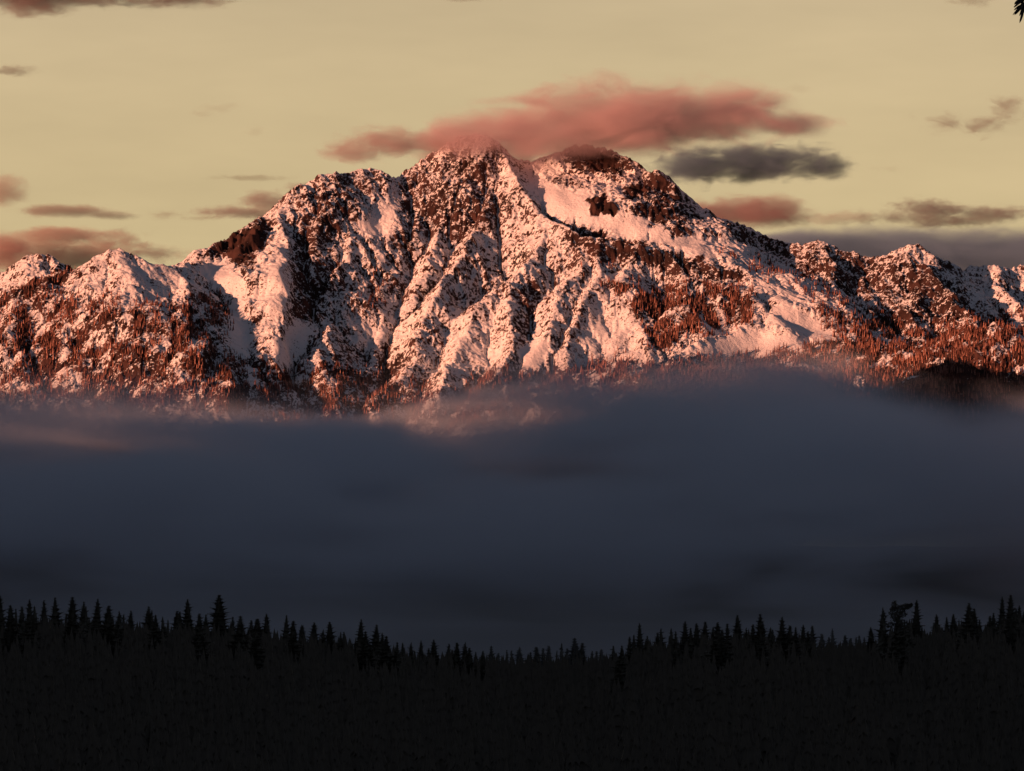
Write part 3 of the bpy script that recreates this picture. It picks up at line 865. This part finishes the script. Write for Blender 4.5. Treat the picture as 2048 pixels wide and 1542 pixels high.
# ------------------------------------------------------------------ clouds: closed hulls filled with uneven vapour
def cloud(label, lobes, Y, depth, density, color=(0.9, 0.9, 0.9), edge=0.55, wisp=0.5, nscale=1.0, group='clouds around and behind the mountain', seed=0, aniso=0.0):
    """lobes: (photo x, photo y, half width px, half height px)"""
    W_ = []
    for lb in lobes:
        px, py, rx, ry = lb[:4]
        y = Y + (lb[4] if len(lb) > 4 else 0)
        c = world_of(px, py, y); k = y / F
        W_.append((Vector(c), Vector((rx * k * 1.15, depth * min(1, (rx / 110) ** .5), ry * k * 1.3))))
    cen = sum((c for c, _ in W_), Vector()) / len(W_)
    bm = bmesh.new()
    for c, q in W_:
        for i in range(7):
            th = math.pi * i / 6
            for k in range(12):
                ph = 6.283 * k / 12
                bm.verts.new(c - cen + Vector((q.x * math.sin(th) * math.cos(ph), q.y * math.sin(th) * math.sin(ph), q.z * math.cos(th))) * 1.5)
    res = bmesh.ops.convex_hull(bm, input=bm.verts)
    bmesh.ops.delete(bm, geom=list({g for g in res['geom_interior'] + res['geom_unused'] if isinstance(g, bmesh.types.BMVert)}), context='VERTS')
    bmesh.ops.recalc_face_normals(bm, faces=bm.faces)
    me = bpy.data.meshes.new('cloud'); bm.to_mesh(me); bm.free()
    t = NT('cloud_vapour')
    P = t.pos()
    Ps = t.vmath('ADD', P, (seed * 911.0, seed * 373.0, seed * 531.0))
    avg = sum(q.z for _, q in W_) / len(W_)
    Pst = t.vmath('MULTIPLY', Ps, (0.45, 0.45, 1.0))
    n1 = t.math('SUBTRACT', t.noise(Pst, nscale * 0.42 / avg, 2, 0.5), 0.5)
    n2 = t.math('SUBTRACT', t.noise(Pst, nscale * 1.5 / avg, 4, 0.62, dist=1.0), 0.5)
    n1 = t.math('ADD', n1, t.math('MULTIPLY', n2, 1.05))
    field = None
    for c, q in W_:
        d = t.vmath('DIVIDE', t.vmath('SUBTRACT', P, tuple(c - cen)), tuple(q))
        ln = t.vmath('LENGTH', d, out=1)
        v_ = t.math('SUBTRACT', 1.0, ln)
        field = v_ if field is None else t.math('SMOOTH_MAX', field, v_, 0.35)
    fld = t.math('ADD', field, t.math('MULTIPLY', n1, wisp * 4.0))
    den = t.math('MULTIPLY', t.maprange(fld, 0.05, edge + 0.15), density)
    pv = t.n('ShaderNodeVolumePrincipled')
    pv.inputs['Color'].default_value = (*color, 1)
    pv.inputs['Anisotropy'].default_value = aniso
    t.l(den, pv.inputs['Density'])
    t.l(pv.outputs[0], t.out.inputs['Volume'])
    o = link_mesh('cloud', me, t.m)
    o.location = cen
    return tag(o, label, 'cloud', group)

cloud('large salmon-pink cap cloud streaming right from the mountain summit',
      [(1180,238,165,76),(1060,268,120,62),(1330,246,165,62),(1460,240,110,60),(1570,248,90,22),(1045,300,85,30),(945,290,85,36),(1250,266,160,36),(1140,278,110,36)], 26080, 280, 0.0085, (0.72,0.57,0.59), seed=31, wisp=.47, edge=.72, nscale=.8)
cloud('small pink cloud curling left of the summit above the shoulder',
      [(790,288,90,26),(715,304,60,18),(880,298,70,26)], 26080, 200, 0.009, (0.60,0.46,0.46), seed=2, wisp=.45, edge=.7)
cloud('dark slate-grey cloud floating right of the spire peak',
      [(1400,335,70,28),(1520,328,110,32),(1640,338,66,28)], 30000, 260, 0.011, (0.19,0.29,0.40), seed=3)  # shade put into the scatter colour: dark grey as if out of the sun
cloud('dull red cloud low behind the right shoulder of the peak',
      [(1500,422,110,34),(1420,432,80,28)], 31000, 300, 0.0085, (0.50,0.33,0.35), seed=4, wisp=.35)
cloud('small ragged brown cloud high by the right edge',
      [(1965,256,70,22),(1890,250,56,20),(2020,228,40,28)], 30000, 160, 0.0060, (0.36,0.29,0.28), seed=5, wisp=.62, nscale=.8)
cloud('thin grey and mauve cloud strip just above the grey bank on the right',
      [(1870,424,95,20),(1975,430,80,16),(1800,436,70,12),(1900,440,120,12)], 31500, 200, 0.0070, (0.32,0.29,0.31), seed=6, wisp=.5)
cloud('small pinkish wisp between the red cloud and the grey strip',
      [(1680,437,60,12)], 31500, 150, 0.0040, (0.55,0.42,0.4), seed=7, wisp=.6)
cloud('broad flat grey cloud bank behind the right end of the ridge',
      [(1800,520,330,58),(2080,532,300,62),(1640,500,170,30),(1560,490,90,16)], 34000, 600, 0.0075, (0.30,0.46,0.62), seed=8, wisp=.16, edge=.35)  # grey-blue scatter colour paints in shade, cancelling the orange sunlight
cloud('long thin brown lens cloud above the left ridge',
      [(130,422,105,12),(215,430,60,9)], 31000, 240, 0.0060, (0.45,0.38,0.36), seed=9, wisp=.25)
cloud('small dark cloud at the left edge high in the sky',
      [(15,141,50,10),(-60,140,60,16)], 30000, 160, 0.0080, (0.32,0.30,0.28), seed=10, wisp=.4)
cloud('dark mauve cloud along the top left edge of the sky',
      [(50,-6,110,28),(220,-6,120,18),(350,-12,110,22),(-80,-6,90,34)], 30000, 240, 0.0080, (0.36,0.28,0.28), seed=11, wisp=.45)
cloud('rosy cloud rising at the left edge behind the small far peak',
      [(-10,505,75,38),(-90,500,80,50)], 31000, 300, 0.0080, (0.66,0.48,0.44), seed=12, wisp=.25)
cloud('soft pinkish puff at the left edge above the lens cloud',
      [(-10,385,55,34)], 31000, 200, 0.0075, (0.6,0.46,0.42), seed=13, wisp=.35)
cloud('faint rosy veil low between the small far peak and the main slope',
      [(150,515,190,36),(310,505,70,16),(120,470,90,14)], 31500, 260, 0.0065, (0.6,0.46,0.42), seed=14, wisp=.45)
cloud('thin mauve-grey veil touching the left shoulder of the mountain',
      [(560,402,90,18),(480,425,100,11),(620,380,60,14)], 30000, 200, 0.0070, (0.45,0.38,0.38), seed=15, wisp=.45)
cloud('faint olive streak in the sky left of the shoulder',
      [(500,356,85,6)], 30000, 120, 0.0034, (0.30,0.29,0.22), nscale=.7, seed=16, wisp=.35)
cloud('small brownish cloud scrap at the top edge of the sky, middle',
      [(940,-6,60,9)], 30000, 120, 0.0060, (0.34,0.28,0.26), seed=17, wisp=.4)
cloud('faint olive cloud scrap at the top edge near the dark bough',
      [(1955,0,50,12)], 30000, 140, 0.0040, (0.32,0.30,0.24), seed=18, wisp=.5)

cloud('faint thin brown streak between the lens cloud and the shoulder veil',
      [(335,428,40,8),(400,436,50,5)], 30500, 120, 0.0040, (0.40,0.34,0.3), seed=19, wisp=.5)
cloud('very faint smear of cloud in the open sky left of the pink curl',
      [(440,215,45,9),(400,228,30,6)], 30500, 120, 0.0016, (0.45,0.40,0.32), seed=20, wisp=.6)
cloud('faint smear of cloud alone in the sky above the left shoulder',
      [(512,262,20,8)], 30500, 90, 0.0022, (0.42,0.37,0.3), seed=21, wisp=.6)
cloud('faint hazy scrap of cloud above the dark slate cloud, by the cap cloud tail',
      [(1590,178,26,8)], 30500, 90, 0.0016, (0.42,0.38,0.32), seed=22, wisp=.6)
cloud('faint brown wisp below the small ragged cloud on the right',
      [(1785,338,40,8)], 30500, 90, 0.0018, (0.44,0.38,0.32), seed=23, wisp=.6)

# ------------------------------------------------------------------ fog bank lying along the foot of the mountain
FOG_TOP = [(-500,830),(-200,836),(0,830),(150,806),(300,824),(450,822),(600,812),(700,798),(800,788),(900,786),(1000,784),(1150,780),(1300,772),(1420,766),(1500,766),(1600,780),(1700,812),(1780,850),(1900,860),(2048,842),(2250,810),(2500,800)]
FY0, FY1 = 18000.0, 24300.0
def fog():
    fx = np.linspace(-3600, 3600, 73); fy = np.linspace(FY0, FY1, 21)
    top = lambda x: np.array([world_of(1024, np.interp(1024 + F * q / 23600, [p[0] for p in FOG_TOP], [p[1] for p in FOG_TOP]), 23600)[2] for q in x])
    tz_ = top(fx) + 120
    bm = bmesh.new()
    up_ = [[bm.verts.new((x, y, tz_[j] - 600 * max(0, (22200 - y) / 4200) ** 2)) for j, x in enumerate(fx)] for y in fy]
    lo_ = [[bm.verts.new((x, y, -10.0)) for x in fx] for y in fy]
    for A, fl in ((up_, False), (lo_, True)):
        for i in range(len(fy) - 1):
            for j in range(len(fx) - 1):
                q = (A[i][j], A[i][j + 1], A[i + 1][j + 1], A[i + 1][j])
                bm.faces.new(q[::-1] if fl else q)
    for j in range(len(fx) - 1):
        bm.faces.new((lo_[0][j], lo_[0][j + 1], up_[0][j + 1], up_[0][j]))
        bm.faces.new((up_[-1][j], up_[-1][j + 1], lo_[-1][j + 1], lo_[-1][j]))
    for i in range(len(fy) - 1):
        bm.faces.new((lo_[i][0], up_[i][0], up_[i + 1][0], lo_[i + 1][0]))
        bm.faces.new((up_[i][-1], lo_[i][-1], lo_[i + 1][-1], up_[i + 1][-1]))
    bmesh.ops.recalc_face_normals(bm, faces=bm.faces)
    me = bpy.data.meshes.new('fog_bank'); bm.to_mesh(me); bm.free()
    t = NT('fog_vapour')
    P = t.pos()
    sep = t.n('ShaderNodeSeparateXYZ'); t.l(P, sep.inputs[0])
    xr = t.maprange(sep.outputs[0], -3600.0, 3600.0, smooth=False)
    cv = t.n('ShaderNodeFloatCurve')
    c = cv.mapping.curves[0]
    px_ = np.linspace(-3600, 3600, 29); pz_ = top(px_) / 2000.0
    c.points[0].location = (0, pz_[0]); c.points[1].location = (1, pz_[-1])
    for a, b in zip(px_[1:-1], pz_[1:-1]): c.points.new((a + 3600) / 7200, b)
    cv.mapping.update()
    t.l(xr, cv.inputs['Value'])
    ztop = t.math('MULTIPLY', cv.outputs[0], 2000.0)
    nearfall = t.math('MULTIPLY', t.math('POWER', t.maprange(sep.outputs[1], 22200.0, 18000.0, smooth=False), 2.0), 600.0)
    ztop = t.math('SUBTRACT', ztop, nearfall)
    Pn = t.vmath('MULTIPLY', P, (0.42, 0.42, 1.0))
    n1 = t.math('SUBTRACT', t.noise(Pn, 0.0038, 4, 0.55, dist=0.4), 0.5)
    n0 = t.math('SUBTRACT', t.noise(P, 0.0007, 2, 0.5), 0.5)
    streak = t.noise(t.vmath('MULTIPLY', P, (0.20, 0.03, 1.0)), 0.0042, 3, 0.5, dist=0.3)
    hgt = t.math('ADD', t.math('SUBTRACT', ztop, sep.outputs[2]), t.math('ADD', t.math('MULTIPLY', n1, 480.0), t.math('MULTIPLY', n0, 160.0)))
    edge = t.maprange(hgt, -80.0, 260.0)
    body = t.maprange(sep.outputs[2], 150.0, 960.0, 0.00010, 0.0020)
    den = t.math('MULTIPLY', t.math('MULTIPLY', edge, body), t.maprange(streak, 0.36, 0.64, 0.05, 2.6, smooth=False))
    pv = t.n('ShaderNodeVolumePrincipled')
    pv.inputs['Color'].default_value = (0.80, 0.90, 1.0, 1)
    t.l(den, pv.inputs['Density'])
    t.l(pv.outputs[0], t.out.inputs['Volume'])
    o = link_mesh('fog_bank', me, t.m)
    tag(o, 'deep slate-blue fog bank lying along the foot of the mountain behind the black forest', 'fog', kind='stuff')
fog()

# thin mist on the valley floor behind the near ridge
def mist():
    bm = bmesh.new()
    bmesh.ops.create_cube(bm, size=1.0, matrix=Matrix.Translation((0, 11250, 70)) @ Matrix.Diagonal((9000, 13100, 200, 1)))
    me = bpy.data.meshes.new('valley_mist'); bm.to_mesh(me); bm.free()
    t = NT('mist_vapour')
    pv = t.n('ShaderNodeVolumePrincipled')
    pv.inputs['Color'].default_value = (0.74, 0.86, 1.0, 1)
    pv.inputs['Density'].default_value = 0.000045
    t.l(pv.outputs[0], t.out.inputs['Volume'])
    o = link_mesh('valley_mist', me, t.m)
    tag(o, 'thin dark blue mist on the valley floor just behind the treeline', 'mist', kind='stuff')
mist()
